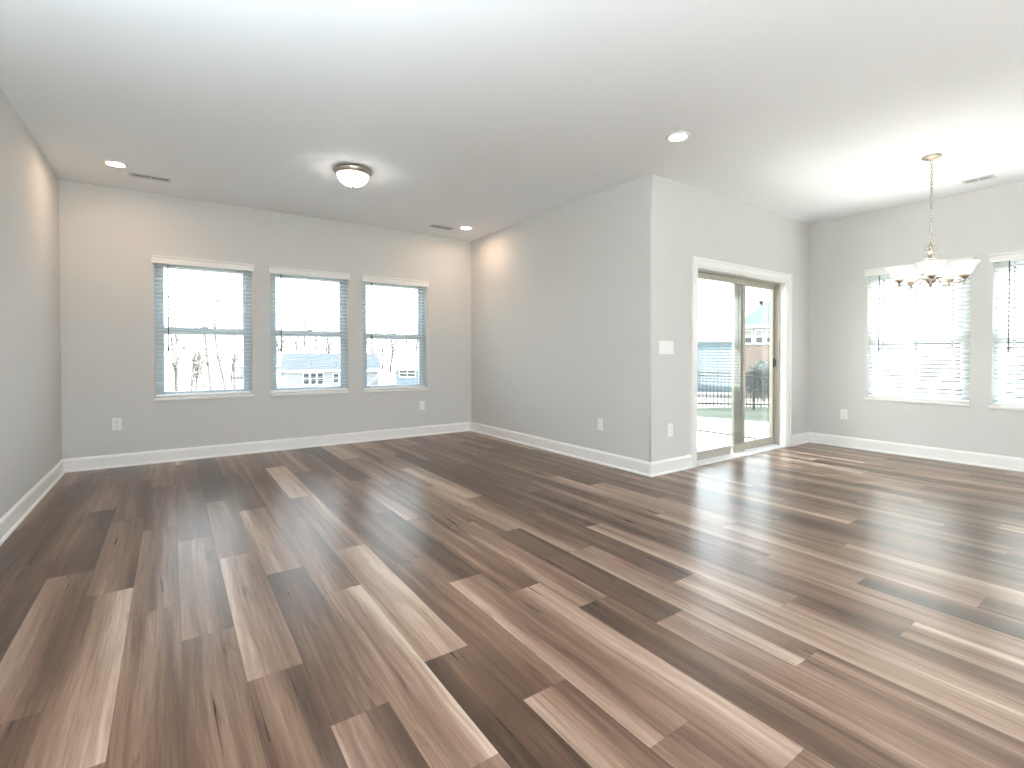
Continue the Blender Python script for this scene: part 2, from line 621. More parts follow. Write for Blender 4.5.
bm = bmesh.new()
pierced(bm, XL - T, XJ + T, 0, H, [w_ for w_ in WIN_B], 0, T, back, mi_back=1)
structure(obj('wall_back', bm, [M['wall'], M['siding_out']]))
bm = bmesh.new()
pierced(bm, YR - T, YJ + T, 0, H, WIN_R, 0, T, right, mi_back=1)
structure(obj('wall_right', bm, [M['wall'], M['siding_out']]))
bm = bmesh.new()
pierced(bm, XJ + 0.012, XR, 0, H, [(DX0, DX1, 0, DZ)], 0, T, patio, mi_back=1)
structure(obj('wall_patio', bm, [M['wall'], M['siding_out']]))
bm = bmesh.new()
pierced(bm, YJ + 0.012, YB, 0, H, [], 0, T, jut, mi_back=1)
structure(obj('wall_side', bm, [M['wall'], M['siding_out']]))
bm = bmesh.new()
box(bm, XL - T, XL, YR - T, YB, 0, H)
structure(obj('wall_left', bm, M['wall']))
bm = bmesh.new()                                         # unseen wall behind the camera; wide opening added to let fill daylight in
pierced(bm, XL, XR, 0, H, [(XL + .15, 2.75, 0.0, 2.62)], 0, T, lambda u, d, z: (u, YR - d, z), mi_back=1)
structure(obj('wall_rear', bm, [M['wall'], M['siding_out']]))
bm = bmesh.new()                                         # rounded drywall corner
n = 8
arc = [(XJ + .012 - .012 * math.cos(PI / 2 * k / n), YJ + .012 - .012 * math.sin(PI / 2 * k / n)) for k in range(n + 1)]
pr_ = arc + [(XJ + .03, YJ + .0125), (XJ + .0125, YJ + .03)]
lo = [bm.verts.new((x, y, 0)) for x, y in pr_]
hi = [bm.verts.new((x, y, H)) for x, y in pr_]
for k in range(len(pr_)):
    k2 = (k + 1) % len(pr_)
    bm.faces.new((lo[k], lo[k2], hi[k2], hi[k])).smooth = k < n
bm.faces.new(lo[::-1]); bm.faces.new(hi)
structure(obj('trim_1', bm, M['wall']))

# baseboards: flat board, eased top, shoe moulding at the floor
BH = 0.128
PROF = [(0, 0), (.026, 0), (.026, .008), (.022, .016), (.0145, .020), (.0145, BH - .022), (.011, BH - .010), (.006, BH), (0, BH)]


def baseboard(name, path, m='trim'):
    """profile swept along a plan path; the room lies to the left of the path"""
    bm = bmesh.new()
    P = [Vector(p) for p in path]
    rows = []
    for i, p in enumerate(P):
        ns = []
        if i > 0:
            d = (P[i] - P[i - 1]).normalized(); ns.append(Vector((-d.y, d.x)))
        if i < len(P) - 1:
            d = (P[i + 1] - P[i]).normalized(); ns.append(Vector((-d.y, d.x)))
        nn = sum(ns, Vector((0, 0)))
        nn = nn / (nn.length ** 2) * len(ns) if len(ns) == 2 else nn
        if len(ns) == 2:
            s = ns[0] + ns[1]
            nn = s * (2.0 / s.length_squared)
        rows.append([bm.verts.new((p.x + nn.x * o, p.y + nn.y * o, z)) for o, z in PROF])
    for a, b in zip(rows, rows[1:]):
        for k in range(len(PROF) - 1):
            bm.faces.new((a[k], b[k], b[k + 1], a[k + 1]))
        bm.faces.new((a[-1], b[-1], b[0], a[0]))
    bm.faces.new(rows[0]); bm.faces.new(rows[-1][::-1])
    return structure(obj(name, bm, M[m]))


CW = 0.078                                              # door casing width
baseboard('baseboard_left', [(XL, YB - .0265), (XL, YR + .001)])
baseboard('baseboard_back', [(XJ - .0265, YB), (XL, YB)])
baseboard('baseboard_side', [(DX0 - CW, YJ), (XJ, YJ), (XJ, YB)])
baseboard('baseboard_patio', [(XR - .0265, YJ), (DX1 + CW, YJ)])
baseboard('baseboard_right', [(XR, YR + .001), (XR, YJ)])

# ------------------------------------------------------------------ windows
FD0, FD1 = 0.080, 0.142                                  # depth range of the vinyl window inside the wall


def window(idx, tf, u0, u1, z0, z1, zr):
    bm = bmesh.new()
    fw = 0.042
    pierced(bm, u0, u1, z0, z1, [(u0 + fw, u1 - fw, z0 + .026, z1 - fw)], FD0, FD1, tf)
    root = structure(obj('window_%d' % idx, bm, M['vinyl']))
    sw = 0.036
    a, b = u0 + fw, u1 - fw
    bm = bmesh.new()                                      # upper sash, outer track
    pierced(bm, a, b, zr - .022, z1 - fw, [(a + sw, b - sw, zr + .022, z1 - fw - sw)], FD0 + .034, FD0 + .056, tf)
    up = obj('upper_sash', bm, M['vinyl'], root)
    bm = bmesh.new(); box(bm, a + sw, b - sw, FD0 + .043, FD0 + .047, zr + .022, z1 - fw - sw, tf=tf)
    obj('glass_pane', bm, M['glass'], up)
    bm = bmesh.new()                                      # lower sash, inner track
    pierced(bm, a, b, z0 + .026, zr + .030, [(a + sw, b - sw, z0 + .056, zr - .038)], FD0 + .006, FD0 + .030, tf)
    lo_ = obj('lower_sash', bm, M['vinyl'], root)
    bm = bmesh.new(); box(bm, a + sw, b - sw, FD0 + .016, FD0 + .020, z0 + .056, zr - .038, tf=tf)
    obj('glass_pane', bm, M['glass'], lo_)
    bm = bmesh.new()
    bbox_bevel(bm, (a + b) / 2 - .03, (a + b) / 2 + .03, FD0 - .004, FD0 + .012, zr + .030, zr + .044, .003, tf)
    obj('sash_lock', bm, M['vinyl'], lo_)
    bm = bmesh.new()                                      # thin sill board with a small nosing
    bbox_bevel(bm, u0 - .012, u1 + .012, -.020, .0, z0 - .026, z0 + .004, .004, tf)
    box(bm, u0 + .001, u1 - .001, -.002, FD0, z0 + .0005, z0 + .004, tf=tf)
    obj('sill', bm, M['trim'], root)
    return root


RB = [1.362, 1.360, 1.345]
for i, w_ in enumerate(WIN_B):
    window(i + 1, back, *w_, RB[i])
for i, w_ in enumerate(WIN_R):
    window(i + 4, right, *w_, 1.285)

# ------------------------------------------------------------------ blinds
PITCH = 0.0436


def blind(tf, u0, u1, z0, z1, tilt, wand_u, label, flip=1):
    c = (u0 + u1) / 2
    root = thing('window_blind', tf(c, 0.04, z1), label, 'window blind', 'horizontal slat blinds in the windows')
    # valance across the head of the opening, just proud of the wall
    bm = bmesh.new()
    prof = [(.0, .0), (.0, .078), (-.030, .078), (-.030, .066), (-.022, .056), (-.022, .016), (-.028, .008), (-.028, .0)]
    A = [bm.verts.new(tf(u0 - .020, d - .001, z1 - .055 + z)) for d, z in prof]
    B = [bm.verts.new(tf(u1 + .020, d - .001, z1 - .055 + z)) for d, z in prof]
    for k in range(len(prof)):
        k2 = (k + 1) % len(prof)
        bm.faces.new((A[k], A[k2], B[k2], B[k]))
    bm.faces.new(A); bm.faces.new(B[::-1])
    obj('valance', bm, M['blind'], root)
    bm = bmesh.new()
    bbox_bevel(bm, u0 + .004, u1 - .004, .012, .066, z1 - .045, z1 - .003, .002, tf)
    obj('head_rail', bm, M['blind'], root)
    # slats: 5 cm boards with slots for the cords
    lad = [c - .30, c, c + .30]
    bm = bmesh.new()
    zc, n = z1 - .075, 0
    s, co = math.sin(tilt), math.cos(tilt)
    while zc > z0 + .05:
        t = bmesh.new()
        holes = [(q - .009, q + .009, -.018, .018) for q in lad]
        zz = zc

        def tf2(u, d, z, zz=zz):                          # here z runs across the slat, d is its thickness
            crown = .0025 * (1 - (z / .025) ** 2)
            dd = d + crown
            return tf(u, .039 + z * co + dd * s, zz - z * s + dd * co)
        pierced(t, u0 + .006, u1 - .006, -.025, .025, holes, -.00125, .00125, tf2)
        mp = {v: bm.verts.new(v.co) for v in t.verts}
        for f in t.faces:
            bm.faces.new([mp[v] for v in f.verts])
        t.free()
        zc -= PITCH
        n += 1
    obj('slats', bm, M['slat'], root)
    bm = bmesh.new()
    bbox_bevel(bm, u0 + .006, u1 - .006, .016, .064, z0 + .010, z0 + .032, .004, tf)
    obj('bottom_rail', bm, M['blind'], root)
    for q in lad:
        bm = bmesh.new()
        for d in (.0125, .0655):
            tube(bm, [tf(q, d, z1 - .04), tf(q, d, z0 + .03)], .0009, 5)
        obj('ladder_cord', bm, M['cord'], root)
    bm = bmesh.new()
    tube(bm, [tf(wand_u, .006, z1 - .05), tf(wand_u, .004, 1.55), tf(wand_u, .004, 1.17)], .0055, 6)
    tube(bm, [tf(wand_u, .004, 1.17), tf(wand_u, .004, 1.14)], .010, 8)
    obj('tilt_wand', bm, M['wand'], root)
    return root


LB = ['white slat blind with open slats on the leftmost of the three back windows',
      'white slat blind with open slats on the middle one of the three back windows',
      'white slat blind with open slats on the back window nearest the inside corner']
for i, w_ in enumerate(WIN_B):
    blind(back, *w_, R(2), w_[0] + .115, LB[i])
blind(right, *WIN_R[0], R(38), WIN_R[0][1] - .115, 'white slat blind with tilted slats right behind the chandelier')
blind(right, *WIN_R[1], R(38), WIN_R[1][1] - .115, 'white slat blind with tilted slats cut by the right edge of the photo')

# ------------------------------------------------------------------ sliding patio door
bm = bmesh.new()                                         # casing: three mitred flat boards with a raised outer edge
cz = DZ + CW
for d0, d1, inset in ((-.016, 0, 0.0), (-.021, -.016, 0.0)):
    wi = CW if inset == 0 and d0 == -.016 else .022
    pts_o = [(DX0 - CW, 0), (DX0 - CW, cz), (DX1 + CW, cz), (DX1 + CW, 0)]
    pts_i = [(DX0 - CW + wi, 0), (DX0 - CW + wi, cz - wi), (DX1 + CW - wi, cz - wi), (DX1 + CW - wi, 0)]
    for k in range(3):
        q = [pts_o[k], pts_o[k + 1], pts_i[k + 1], pts_i[k]]
        f = [bm.verts.new(patio(u, d0, z)) for u, z in q]
        g = [bm.verts.new(patio(u, d1, z)) for u, z in q]
        bm.faces.new(f); bm.faces.new(g[::-1])
        for a in range(4):
            b = (a + 1) % 4
            bm.faces.new((f[a], f[b], g[b], g[a]))
structure(obj('trim_2', bm, M['trim']))

bm = bmesh.new()                                         # jamb lining and frame: open-bottomed, with a track sill
J = .018
for (ua, ub, za, zb) in ((DX0, DX0 + J, 0, DZ), (DX1 - J, DX1, 0, DZ), (DX0 + J, DX1 - J, DZ - J, DZ)):
    box(bm, ua, ub, 0.0, .075, za, zb, tf=patio)
door = structure(obj('door_1', bm, M['trim']))
bm = bmesh.new()
fr = .035
for (ua, ub, za, zb) in ((DX0, DX0 + fr, 0, DZ), (DX1 - fr, DX1, 0, DZ), (DX0 + fr, DX1 - fr, DZ - fr, DZ)):
    box(bm, ua, ub, .075, .19, za, zb, tf=patio)
for d in (.118, .166):
    box(bm, DX0 + fr, DX1 - fr, d, d + .004, DZ - fr - .012, DZ - fr, tf=patio)
obj('door_frame', bm, M['taupe'], door)
bm = bmesh.new()                                         # bright threshold with two rails
box(bm, DX0 + J, DX1 - J, -.012, .075, 0.0005, .013, tf=patio)
box(bm, DX0 + fr, DX1 - fr, .075, .19, -.05, .016, tf=patio)
for d in (.096, .144):
    box(bm, DX0 + fr, DX1 - fr, d, d + .004, .016, .026, tf=patio)
obj('threshold', bm, M['trim'], door)


def door_panel(name, ua, ub, d0, d1, latch, sl=.050, sr=.050):
    bm = bmesh.new()
    z0, z1 = .024, DZ - fr - .006
    sw = .058
    pierced(bm, ua, ub, z0, z1, [(ua + sl, ub - sr, z0 + .085, z1 - sw)], d0, d1, patio)
    p = obj(name, bm, M['taupe'], door)
    bm = bmesh.new()
    box(bm, ua + sl - .004, ub - sr + .004, (d0 + d1) / 2 - .002, (d0 + d1) / 2 + .002, z0 + .081, z1 - sw + .004, tf=patio)
    obj('glass_pane', bm, M['door_glass'], p)
    if latch:
        u = ub - .022
        bm = bmesh.new()
        bbox_bevel(bm, u - .012, u + .012, d0 - .006, d0, .95, 1.06, .003, patio)
        tube(bm, [patio(u, d0 - .004, .965), patio(u, d0 - .024, .975), patio(u, d0 - .024, 1.035), patio(u, d0 - .004, 1.045)], .006, 8)
        h_ = obj('handle', bm, M['dark'], p)
    return p


mid = (DX0 + DX1) / 2
door_panel('sliding_panel', DX0 + fr, 5.280, .086, .114, False, .058, .046)
door_panel('fixed_panel', 5.135, DX1 - fr, .130, .158, True, .125, .042)

# ------------------------------------------------------------------ outlets and switches
def outlet(tf, u, z, label):
    root = thing('wall_outlet', tf(u, 0, z), label, 'outlet', 'duplex outlets on the walls')
    bm = bmesh.new()
    bbox_bevel(bm, u - .038, u + .038, -.006, -.0004, z - .061, z + .061, .0025, tf)
    obj('cover_plate', bm, M['plate'], root)
    for s in (-1, 1):
        bm = bmesh.new()
        bbox_bevel(bm, u - .017, u + .017, -.009, -.005, z + s * .024 - .016, z + s * .024 + .016, .002, tf)
        r_ = obj('receptacle', bm, M['plate'], root)
        bm = bmesh.new()
        for du in (-.006, .006):
            box(bm, u + du - .0011, u + du + .0011, -.0094, -.0088, z + s * .024 - .002, z + s * .024 + .007, tf=tf)
        tube(bm, [tf(u, -.0094, z + s * .024 - .008), tf(u, -.0088, z + s * .024 - .008)], .0024, 8)
        obj('slots', bm, M['slot'], r_)
    bm = bmesh.new()
    tube(bm, [tf(u, -.0075, z), tf(u, -.0055, z)], .003, 8)
    obj('screw', bm, M['vent'], root)
    return root


outlet(back, -.443, .424, 'white duplex outlet low on the back wall, below and left of the leftmost back window')
outlet(back, 2.796, .410, 'white duplex outlet low on the back wall under the window nearest the inside corner')
outlet(jut, 3.553, .397, 'white duplex outlet low on the blank side wall, left of the protruding corner')
outlet(patio, 3.846, .397, 'white duplex outlet low between the protruding corner and the sliding door')
outlet(right, 2.524, .388, 'white duplex outlet low on the right wall, right of the sliding door')

root = thing('light_switch', patio(3.784, 0, 1.172), 'white wide light switch plate on the wall left of the sliding door', 'light switch')
bm = bmesh.new()
bbox_bevel(bm, 3.784 - .104, 3.784 + .104, -.006, -.0004, 1.172 - .062, 1.172 + .062, .0025, patio)
obj('cover_plate', bm, M['plate'], root)
for k in range(4):
    u = 3.784 + (k - 1.5) * .046
    bm = bmesh.new()
    bbox_bevel(bm, u - .0165, u + .0165, -.0095, -.005, 1.172 - .034, 1.172 + .034, .0025, patio)
    obj('rocker', bm, M['plate'], root)

# ------------------------------------------------------------------ ceiling lights and vents
def downlight(x, y, label, warm=True, proto={}):
    root = thing('recessed_light', (x, y, H), label, 'ceiling light', 'recessed downlights in the ceiling')
    bm = bmesh.new()
    lathe(bm, [(.058, -.0015), (.066, -.006), (.080, -.008), (.088, -.005), (.091, -.0005), (.058, -.0005), (.058, -.0015)], (x, y, H), 40)
    obj('trim_ring', bm, M['trim'], root)
    bm = bmesh.new()
    lathe(bm, [(0, -.004), (.04, -.0036), (.0585, -.002), (.0585, -.0012), (0, -.0012)], (x, y, H), 32)
    obj('lens', bm, M['lens_warm' if warm else 'lens'], root)
    return root


downlight(-.38, 5.397, 'lit round recessed downlight in the back left corner of the ceiling')
downlight(3.138, 5.546, 'lit round recessed downlight near the inside corner of the back wall')
downlight(3.13, 2.316, 'lit round recessed downlight near the protruding wall corner, above the sliding door', False)
downlight(-.38, 2.31, 'lit round recessed downlight added out of view beside the left wall', False)  # unseen, added to continue the grid of visible downlights
downlight(1.35, -1.1, 'added round recessed downlight, unseen fill light behind the camera', False)  # this one and the next are added, unseen, to brighten the room
downlight(4.9, -1.1, 'added round recessed downlight, unseen fill light behind the camera', False)

fx, fy = 1.331, 4.372
root = thing('flush_mount_light', (fx, fy, H), 'lit round glass bowl light with nickel rim flush on the ceiling', 'ceiling light')
bm = bmesh.new()
lathe(bm, [(0, -.0005), (.150, -.0005), (.158, -.008), (.160, -.020), (.154, -.030), (.150, -.042), (.142, -.052), (.134, -.053), (.134, -.03), (0, -.03)], (fx, fy, H), 48)
obj('rim', bm, M['nickel'], root)
bm = bmesh.new()
prof = [(0.130 * math.cos(a), -.050 - .092 * math.sin(a)) for a in [PI / 2 * k / 12 for k in range(13)]]
prof[-1] = (0, prof[-1][1])
lathe(bm, prof, (fx, fy, H), 40)
obj('glass_bowl', bm, M['flush_glass'], root)
bm = bmesh.new()
lathe(bm, [(0, -.1415), (.010, -.143), (.012, -.147), (.007, -.152), (.008, -.158), (0, -.163)], (fx, fy, H), 16)
obj('finial', bm, M['nickel'], root)


def vent(x, y, along_x, label, a=.155):
    root = thing('ceiling_vent', (x, y, H), label, 'vent', 'supply vents in the ceiling')
    b = .062
    tf = (lambda u, d, z: (x + u, y + d, H + z)) if along_x else (lambda u, d, z: (x + d, y + u, H + z))
    tfp = lambda u, d, z: tf(u, z, d)
    bm = bmesh.new()
    pierced(bm, -a, a, -b, b, [(-a + .022, -.004, -b + .022, b - .022), (.004, a - .022, -b + .022, b - .022)], -.007, -.0005, tfp)
    obj('frame', bm, M['vent'], root)
    bm = bmesh.new()
    box(bm, -a + .02, a - .02, -b + .02, b - .02, -.0012, -.0006, tf=tf)
    obj('duct_opening', bm, M['vent_dark'], root)
    bm = bmesh.new()
    for k in range(3):
        d = -b + .030 + k * .027
        for u0_, u1_ in ((-a + .022, -.004), (.004, a - .022)):
            q = [(u0_, d, -.0015), (u1_, d, -.0015), (u1_, d + .003, -.004), (u0_, d + .003, -.004)]
            f = [bm.verts.new(tf(*p)) for p in q]
            g = [bm.verts.new(tf(p[0], p[1] + .0015, p[2])) for p in q]
            bm.faces.new(f); bm.faces.new(g[::-1])
            for i_ in range(4):
                bm.faces.new((f[i_], f[(i_ + 1) % 4], g[(i_ + 1) % 4], g[i_]))
    obj('louvers', bm, M['vent'], root)
    return root


vent(-.145, 5.612, True, 'white louvred vent in the ceiling just right of the back left downlight')
vent(2.865, 5.69, True, 'white louvred vent in the ceiling beside the inside corner, above the back windows')
vent(6.175, 1.27, False, 'white louvred vent in the ceiling along the right wall, beside the chandelier', .11)

# ------------------------------------------------------------------ chandelier
cx_, cy_ = 5.155, 1.348
root = thing('chandelier', (cx_, cy_, H), 'brushed nickel chandelier with five lit upturned glass bowls on a chain', 'chandelier')
C0 = Vector((cx_, cy_, 0))
bm = bmesh.new()
lathe(bm, [(0, H - .0005), (.064, H - .0005), (.066, H - .006), (.058, H - .014), (.030, H - .022), (.012, H - .028), (.008, H - .040), (0, H - .042)], C0, 36)
obj('canopy', bm, M['nickel'], root)
bm = bmesh.new()                                         # chain of oval links
zt, zb_ = H - .036, 2.035
nl = 24
step = (zt - zb_) / nl
for k in range(nl):
    zc = zt - (k + .5) * step
    hh, ww = step * .5 + .006, .0075
    ring = []
    for q in range(15):
        a = 2 * PI * q / 14
        p = (ww * math.cos(a), 0, hh * math.sin(a)) if k % 2 else (0, ww * math.cos(a), hh * math.sin(a))
        ring.append(C0 + Vector((p[0], p[1], zc + p[2])))
    tube(bm, ring, .0019, 5, cap=False)
obj('chain', bm, M['nickel'], root)
bm = bmesh.new()
tube(bm, [C0 + Vector((.004 * math.sin(k * 1.3), .004 * math.cos(k * 1.7), zt - (zt - zb_) * k / 20)) for k in range(21)], .0022, 6)
obj('lamp_cord', bm, M['plate'], root)
bm = bmesh.new()                                         # turned column
lathe(bm, [(0, 2.045), (.006, 2.040), (.007, 2.02), (.014, 2.012), (.016, 2.004), (.010, 1.995), (.012, 1.975), (.022, 1.965), (.024, 1.958), (.014, 1.950),
           (.011, 1.925), (.013, 1.910), (.036, 1.902), (.038, 1.896), (.018, 1.885), (.013, 1.862), (.020, 1.835), (.026, 1.80), (.022, 1.765), (.014, 1.745),
           (.034, 1.735), (.040, 1.720), (.030, 1.700), (.012, 1.690), (.014, 1.678), (.006, 1.668), (0, 1.664)], C0, 28)
obj('column', bm, M['nickel'], root)
bm = bmesh.new()                                         # scrolled loops at the top of the column
for k in range(4):
    a = 2 * PI * k / 4 + .5
    dv = Vector((math.cos(a), math.sin(a), 0))
    tube(bm, [C0 + dv * r_ + Vector((0, 0, z)) for r_, z in ((.012, 2.0), (.030, 2.012), (.040, 1.99), (.034, 1.965), (.020, 1.955), (.022, 1.93), (.036, 1.915), (.046, 1.925), (.05, 1.912))], .003, 6)
obj('scrolls', bm, M['nickel'], root)
camr, camf = Vector((.8205, -.5716, 0)), Vector((.5716, .8205, 0))
bowl_mat = translucent('lit_alabaster_glass', (0.96, 0.90, 0.81, 1), 0.12, 0.25)
_p = bowl_mat.node_tree.nodes['Principled BSDF']
_p.inputs['Emission Color'].default_value = (1.0, 0.86, 0.70, 1)
_p.inputs['Emission Strength'].default_value = 0.30
bowl_mat.cycles.emission_sampling = 'NONE'
bulb_mat = emit('lit_bulb', (1.0, 0.98, 0.95, 1), BULB)
for k in range(5):
    a = R(15 + 72 * k)
    dv = camr * math.cos(a) + camf * math.sin(a)
    P = lambda r_, z: C0 + dv * r_ + Vector((0, 0, z))
    ra = .212
    bm = bmesh.new()
    ctrl = [(.030, 1.725), (.060, 1.738), (.088, 1.728), (.112, 1.705), (.138, 1.688), (.168, 1.682), (.195, 1.688), (ra, 1.700)]
    pts = []
    for i in range(len(ctrl) - 1):                      # Catmull-Rom
        p0, p1, p2, p3 = ctrl[max(i - 1, 0)], ctrl[i], ctrl[i + 1], ctrl[min(i + 2, len(ctrl) - 1)]
        for s_ in range(4):
            t_ = s_ / 4
            pts.append(tuple(.5 * (2 * p1[j] + (p2[j] - p0[j]) * t_ + (2 * p0[j] - 5 * p1[j] + 4 * p2[j] - p3[j]) * t_ ** 2 + (3 * p1[j] - p0[j] - 3 * p2[j] + p3[j]) * t_ ** 3) for j in (0, 1)))
    pts.append(ctrl[-1])
    tube(bm, [P(*q) for q in pts], .0055, 8)
    arm = obj('arm', bm, M['nickel'], root)
    B0 = P(ra, 0)
    bm = bmesh.new()
    lathe(bm, [(0, 1.662), (.005, 1.666), (.007, 1.674), (.004, 1.680), (.010, 1.688), (.013, 1.698), (.010, 1.706), (.022, 1.716), (.030, 1.728), (.031, 1.738), (.026, 1.740), (0, 1.738)], B0, 20)
    obj('socket_cup', bm, M['nickel'], arm)
    bm = bmesh.new()
    lathe(bm, [(.022, 1.738), (.030, 1.7415), (.043, 1.752), (.053, 1.770), (.060, 1.790), (.070, 1.812), (.084, 1.830), (.093, 1.838),
               (.0925, 1.8405), (.083, 1.833), (.068, 1.8145), (.058, 1.792), (.051, 1.772), (.041, 1.755), (.028, 1.7445), (.022, 1.738)], B0, 32)
    obj('glass_shade', bm, bowl_mat, arm)
    bm = bmesh.new()
    lathe(bm, [(0, 1.743), (.012, 1.746), (.014, 1.765), (.022, 1.785), (.024, 1.80), (.018, 1.814), (0, 1.822)], B0, 16)
    obj('bulb', bm, bulb_mat, arm)

# ------------------------------------------------------------------ added upturned bowl pendants, unseen, as fill light for ceiling and walls
def pendant(x, y, label):
    root = thing('added_bowl_pendant', (x, y, H), label, 'added pendant light', 'added fill pendants behind the camera')
    bm = bmesh.new()
    lathe(bm, [(0, -.0005), (.06, -.0005), (.06, -.012), (.02, -.022), (0, -.024)], (x, y, H), 28)
    obj('canopy', bm, M['nickel'], root)
    bm = bmesh.new()
    tube(bm, [(x, y, H - .02), (x, y, 1.62)], .006, 8)
    for k in range(3):
        a = 2 * PI * k / 3
        tube(bm, [(x, y, 1.95), (x + .21 * math.cos(a), y + .21 * math.sin(a), 1.60)], .003, 6)
    obj('stem', bm, M['nickel'], root)
    bm = bmesh.new()
    lathe(bm, [(0, 1.46), (.08, 1.468), (.15, 1.50), (.20, 1.55), (.22, 1.60), (.214, 1.60), (.194, 1.555), (.146, 1.507), (.078, 1.476), (0, 1.468)], (x, y, 0), 40)
    obj('bowl', bm, M['trim'], root)
    bm = bmesh.new()
    lathe(bm, [(.07 * math.sin(PI * k / 12), 1.56 + .07 * math.cos(PI * k / 12)) for k in range(13)], (x, y, 0), 24)
    obj('bulb', bm, M['fill_pendant'], root)


for k, t_ in enumerate(('leftmost', 'middle', 'rightmost')):
    pendant(-.25 + 1.05 * k, -1.9, '%s of three added upturned bowl pendants, unseen fill lights behind the camera' % t_)

tx, ty = -.56, .75  # added torchiere, out of view, lifting the left ceiling and wall
root = thing('added_floor_lamp', (tx, ty, 0), 'added nickel torchiere, unseen fill light by the left wall near the camera', 'floor lamp')
bm = bmesh.new()
lathe(bm, [(0, .0005), (.14, .0005), (.145, .012), (.12, .024), (.03, .034), (.014, .05), (0, .05)], (tx, ty, 0), 36)
obj('base', bm, M['nickel'], root)
bm = bmesh.new()
lathe(bm, [(.012, .045), (.012, .9), (.017, .905), (.017, .93), (.012, .935), (.011, 1.56), (.02, 1.575), (0, 1.58)], (tx, ty, 0), 20)
obj('pole', bm, M['nickel'], root)
bm = bmesh.new()
lathe(bm, [(0, 1.572), (.05, 1.578), (.11, 1.61), (.15, 1.66), (.165, 1.71), (.159, 1.71), (.144, 1.664), (.106, 1.617), (.048, 1.586), (0, 1.58)], (tx, ty, 0), 36)
obj('shade', bm, M['nickel'], root)
bm = bmesh.new()
lathe(bm, [(.05 * math.sin(PI * k / 12), 1.655 + .05 * math.cos(PI * k / 12)) for k in range(13)], (tx, ty, 0), 20)
obj('bulb', bm, M['fill_torch'], root)

# ------------------------------------------------------------------ outdoors: terrain, patio, fence, houses, trees
def ground_z(x, y):
    r_ = math.hypot(x - 5, y - 2)
    z = -.16 - .056 * max(0, min(r_ - 2.5, 62))
    if r_ > 64.5:
        z += .03 * (r_ - 64.5)
    return z


bm = bmesh.new()
rings = [0, 2.5, 4, 6, 8, 11, 14, 18, 23, 30, 40, 52, 66, 85, 110, 150, 220]
rv = []
for r_ in rings:
    if r_ == 0:
        rv.append([bm.verts.new((5, 2, ground_z(5, 2)))])
        continue
    row = []
    for k in range(64):
        a = 2 * PI * k / 64
        x, y = 5 + r_ * math.cos(a), 2 + r_ * math.sin(a)
        row.append(bm.verts.new((x, y, ground_z(x, y))))
    rv.append(row)
for a, b in zip(rv, rv[1:]):
    for k in range(64):
        k2 = (k + 1) % 64
        if len(a) == 1:
            bm.faces.new((a[0], b[k], b[k2]))
        else:
            bm.faces.new((a[k], b[k], b[k2], a[k2]))
lawn_m = grass_material('winter_lawn', rgb(86, 92, 78), rgb(132, 130, 116), rgb(104, 110, 94))
structure(obj('ground', bm, lawn_m))

bm = bmesh.new()
box(bm, XJ + T, 6.8, YJ + T + .04, 6.1, -.3, -.10)
patio_o = obj('patio_slab', bm, M['concrete'])
structure(patio_o)
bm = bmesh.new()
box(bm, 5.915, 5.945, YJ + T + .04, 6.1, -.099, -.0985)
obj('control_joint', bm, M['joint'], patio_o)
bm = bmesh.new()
box(bm, 6.801, 6.86, YJ + T + .04, 6.1, -.3, -.085)  # dark strip along the outer edge of the slab
obj('dark_edge_strip', bm, M['joint'], patio_o)


bm = bmesh.new()
box(bm, XL - 3, XR + 3, YR - T - 9, YR - T - .01, -.3, -.04)  # unseen pale slab, added to bounce daylight through the rear opening
structure(obj('bounce_slab_rear', bm, M['concrete']))


def fence():
    A, B = Vector((9.0, 13.25, 0)), Vector((17.3, 7.44, 0))
    n = 5
    seg = (B - A) / n
    d = seg.normalized()
    nrm = Vector((-d.y, d.x, 0))
    mid_ = (A + B) / 2
    root = thing('metal_fence', (mid_.x, mid_.y, ground_z(mid_.x, mid_.y)), 'black metal picket fence across the lawn beyond the sliding door', 'fence')

    def bar(bm, p, q, w, h):
        e = (q - p).normalized()
        side = Vector((-d.y, d.x, 0)) * w if abs(e.z) < .9 else nrm * w
        up_ = Vector((0, 0, h)) if abs(e.z) < .9 else d * h
        vs = [bm.verts.new(c + side * a + up_ * b) for c in (p, q) for a, b in ((-.5, -.5), (.5, -.5), (.5, .5), (-.5, .5))]
        for f in ((0, 1, 2, 3), (7, 6, 5, 4), (0, 4, 5, 1), (1, 5, 6, 2), (2, 6, 7, 3), (3, 7, 4, 0)):
            bm.faces.new([vs[i] for i in f])
    for k in range(n + 1):
        p = A + seg * k
        z = ground_z(p.x, p.y)
        bm = bmesh.new()
        bar(bm, Vector((p.x, p.y, z - .1)), Vector((p.x, p.y, z + 1.28)), .06, .06)
        lathe(bm, [(.045, z + 1.28), (.045, z + 1.295), (.02, z + 1.31), (0, z + 1.325)], (p.x, p.y, 0), 12)
        obj('post', bm, M['fence'], root)
    for k in range(n):
        p, q = A + seg * k, A + seg * (k + 1)
        za, zb2 = ground_z(p.x, p.y), ground_z(q.x, q.y)
        bm = bmesh.new()
        for h in (.18, 1.08, 1.20):
            bar(bm, Vector((p.x, p.y, za + h)), Vector((q.x, q.y, zb2 + h)), .03, .05)
        for j in range(1, 17):
            t_ = j / 17
            c = p.lerp(q, t_)
            zz = za + (zb2 - za) * t_
            bar(bm, Vector((c.x, c.y, zz + .08)), Vector((c.x, c.y, zz + 1.21)), .022, .022)
        obj('picket_panel', bm, M['fence'], root)


fence()


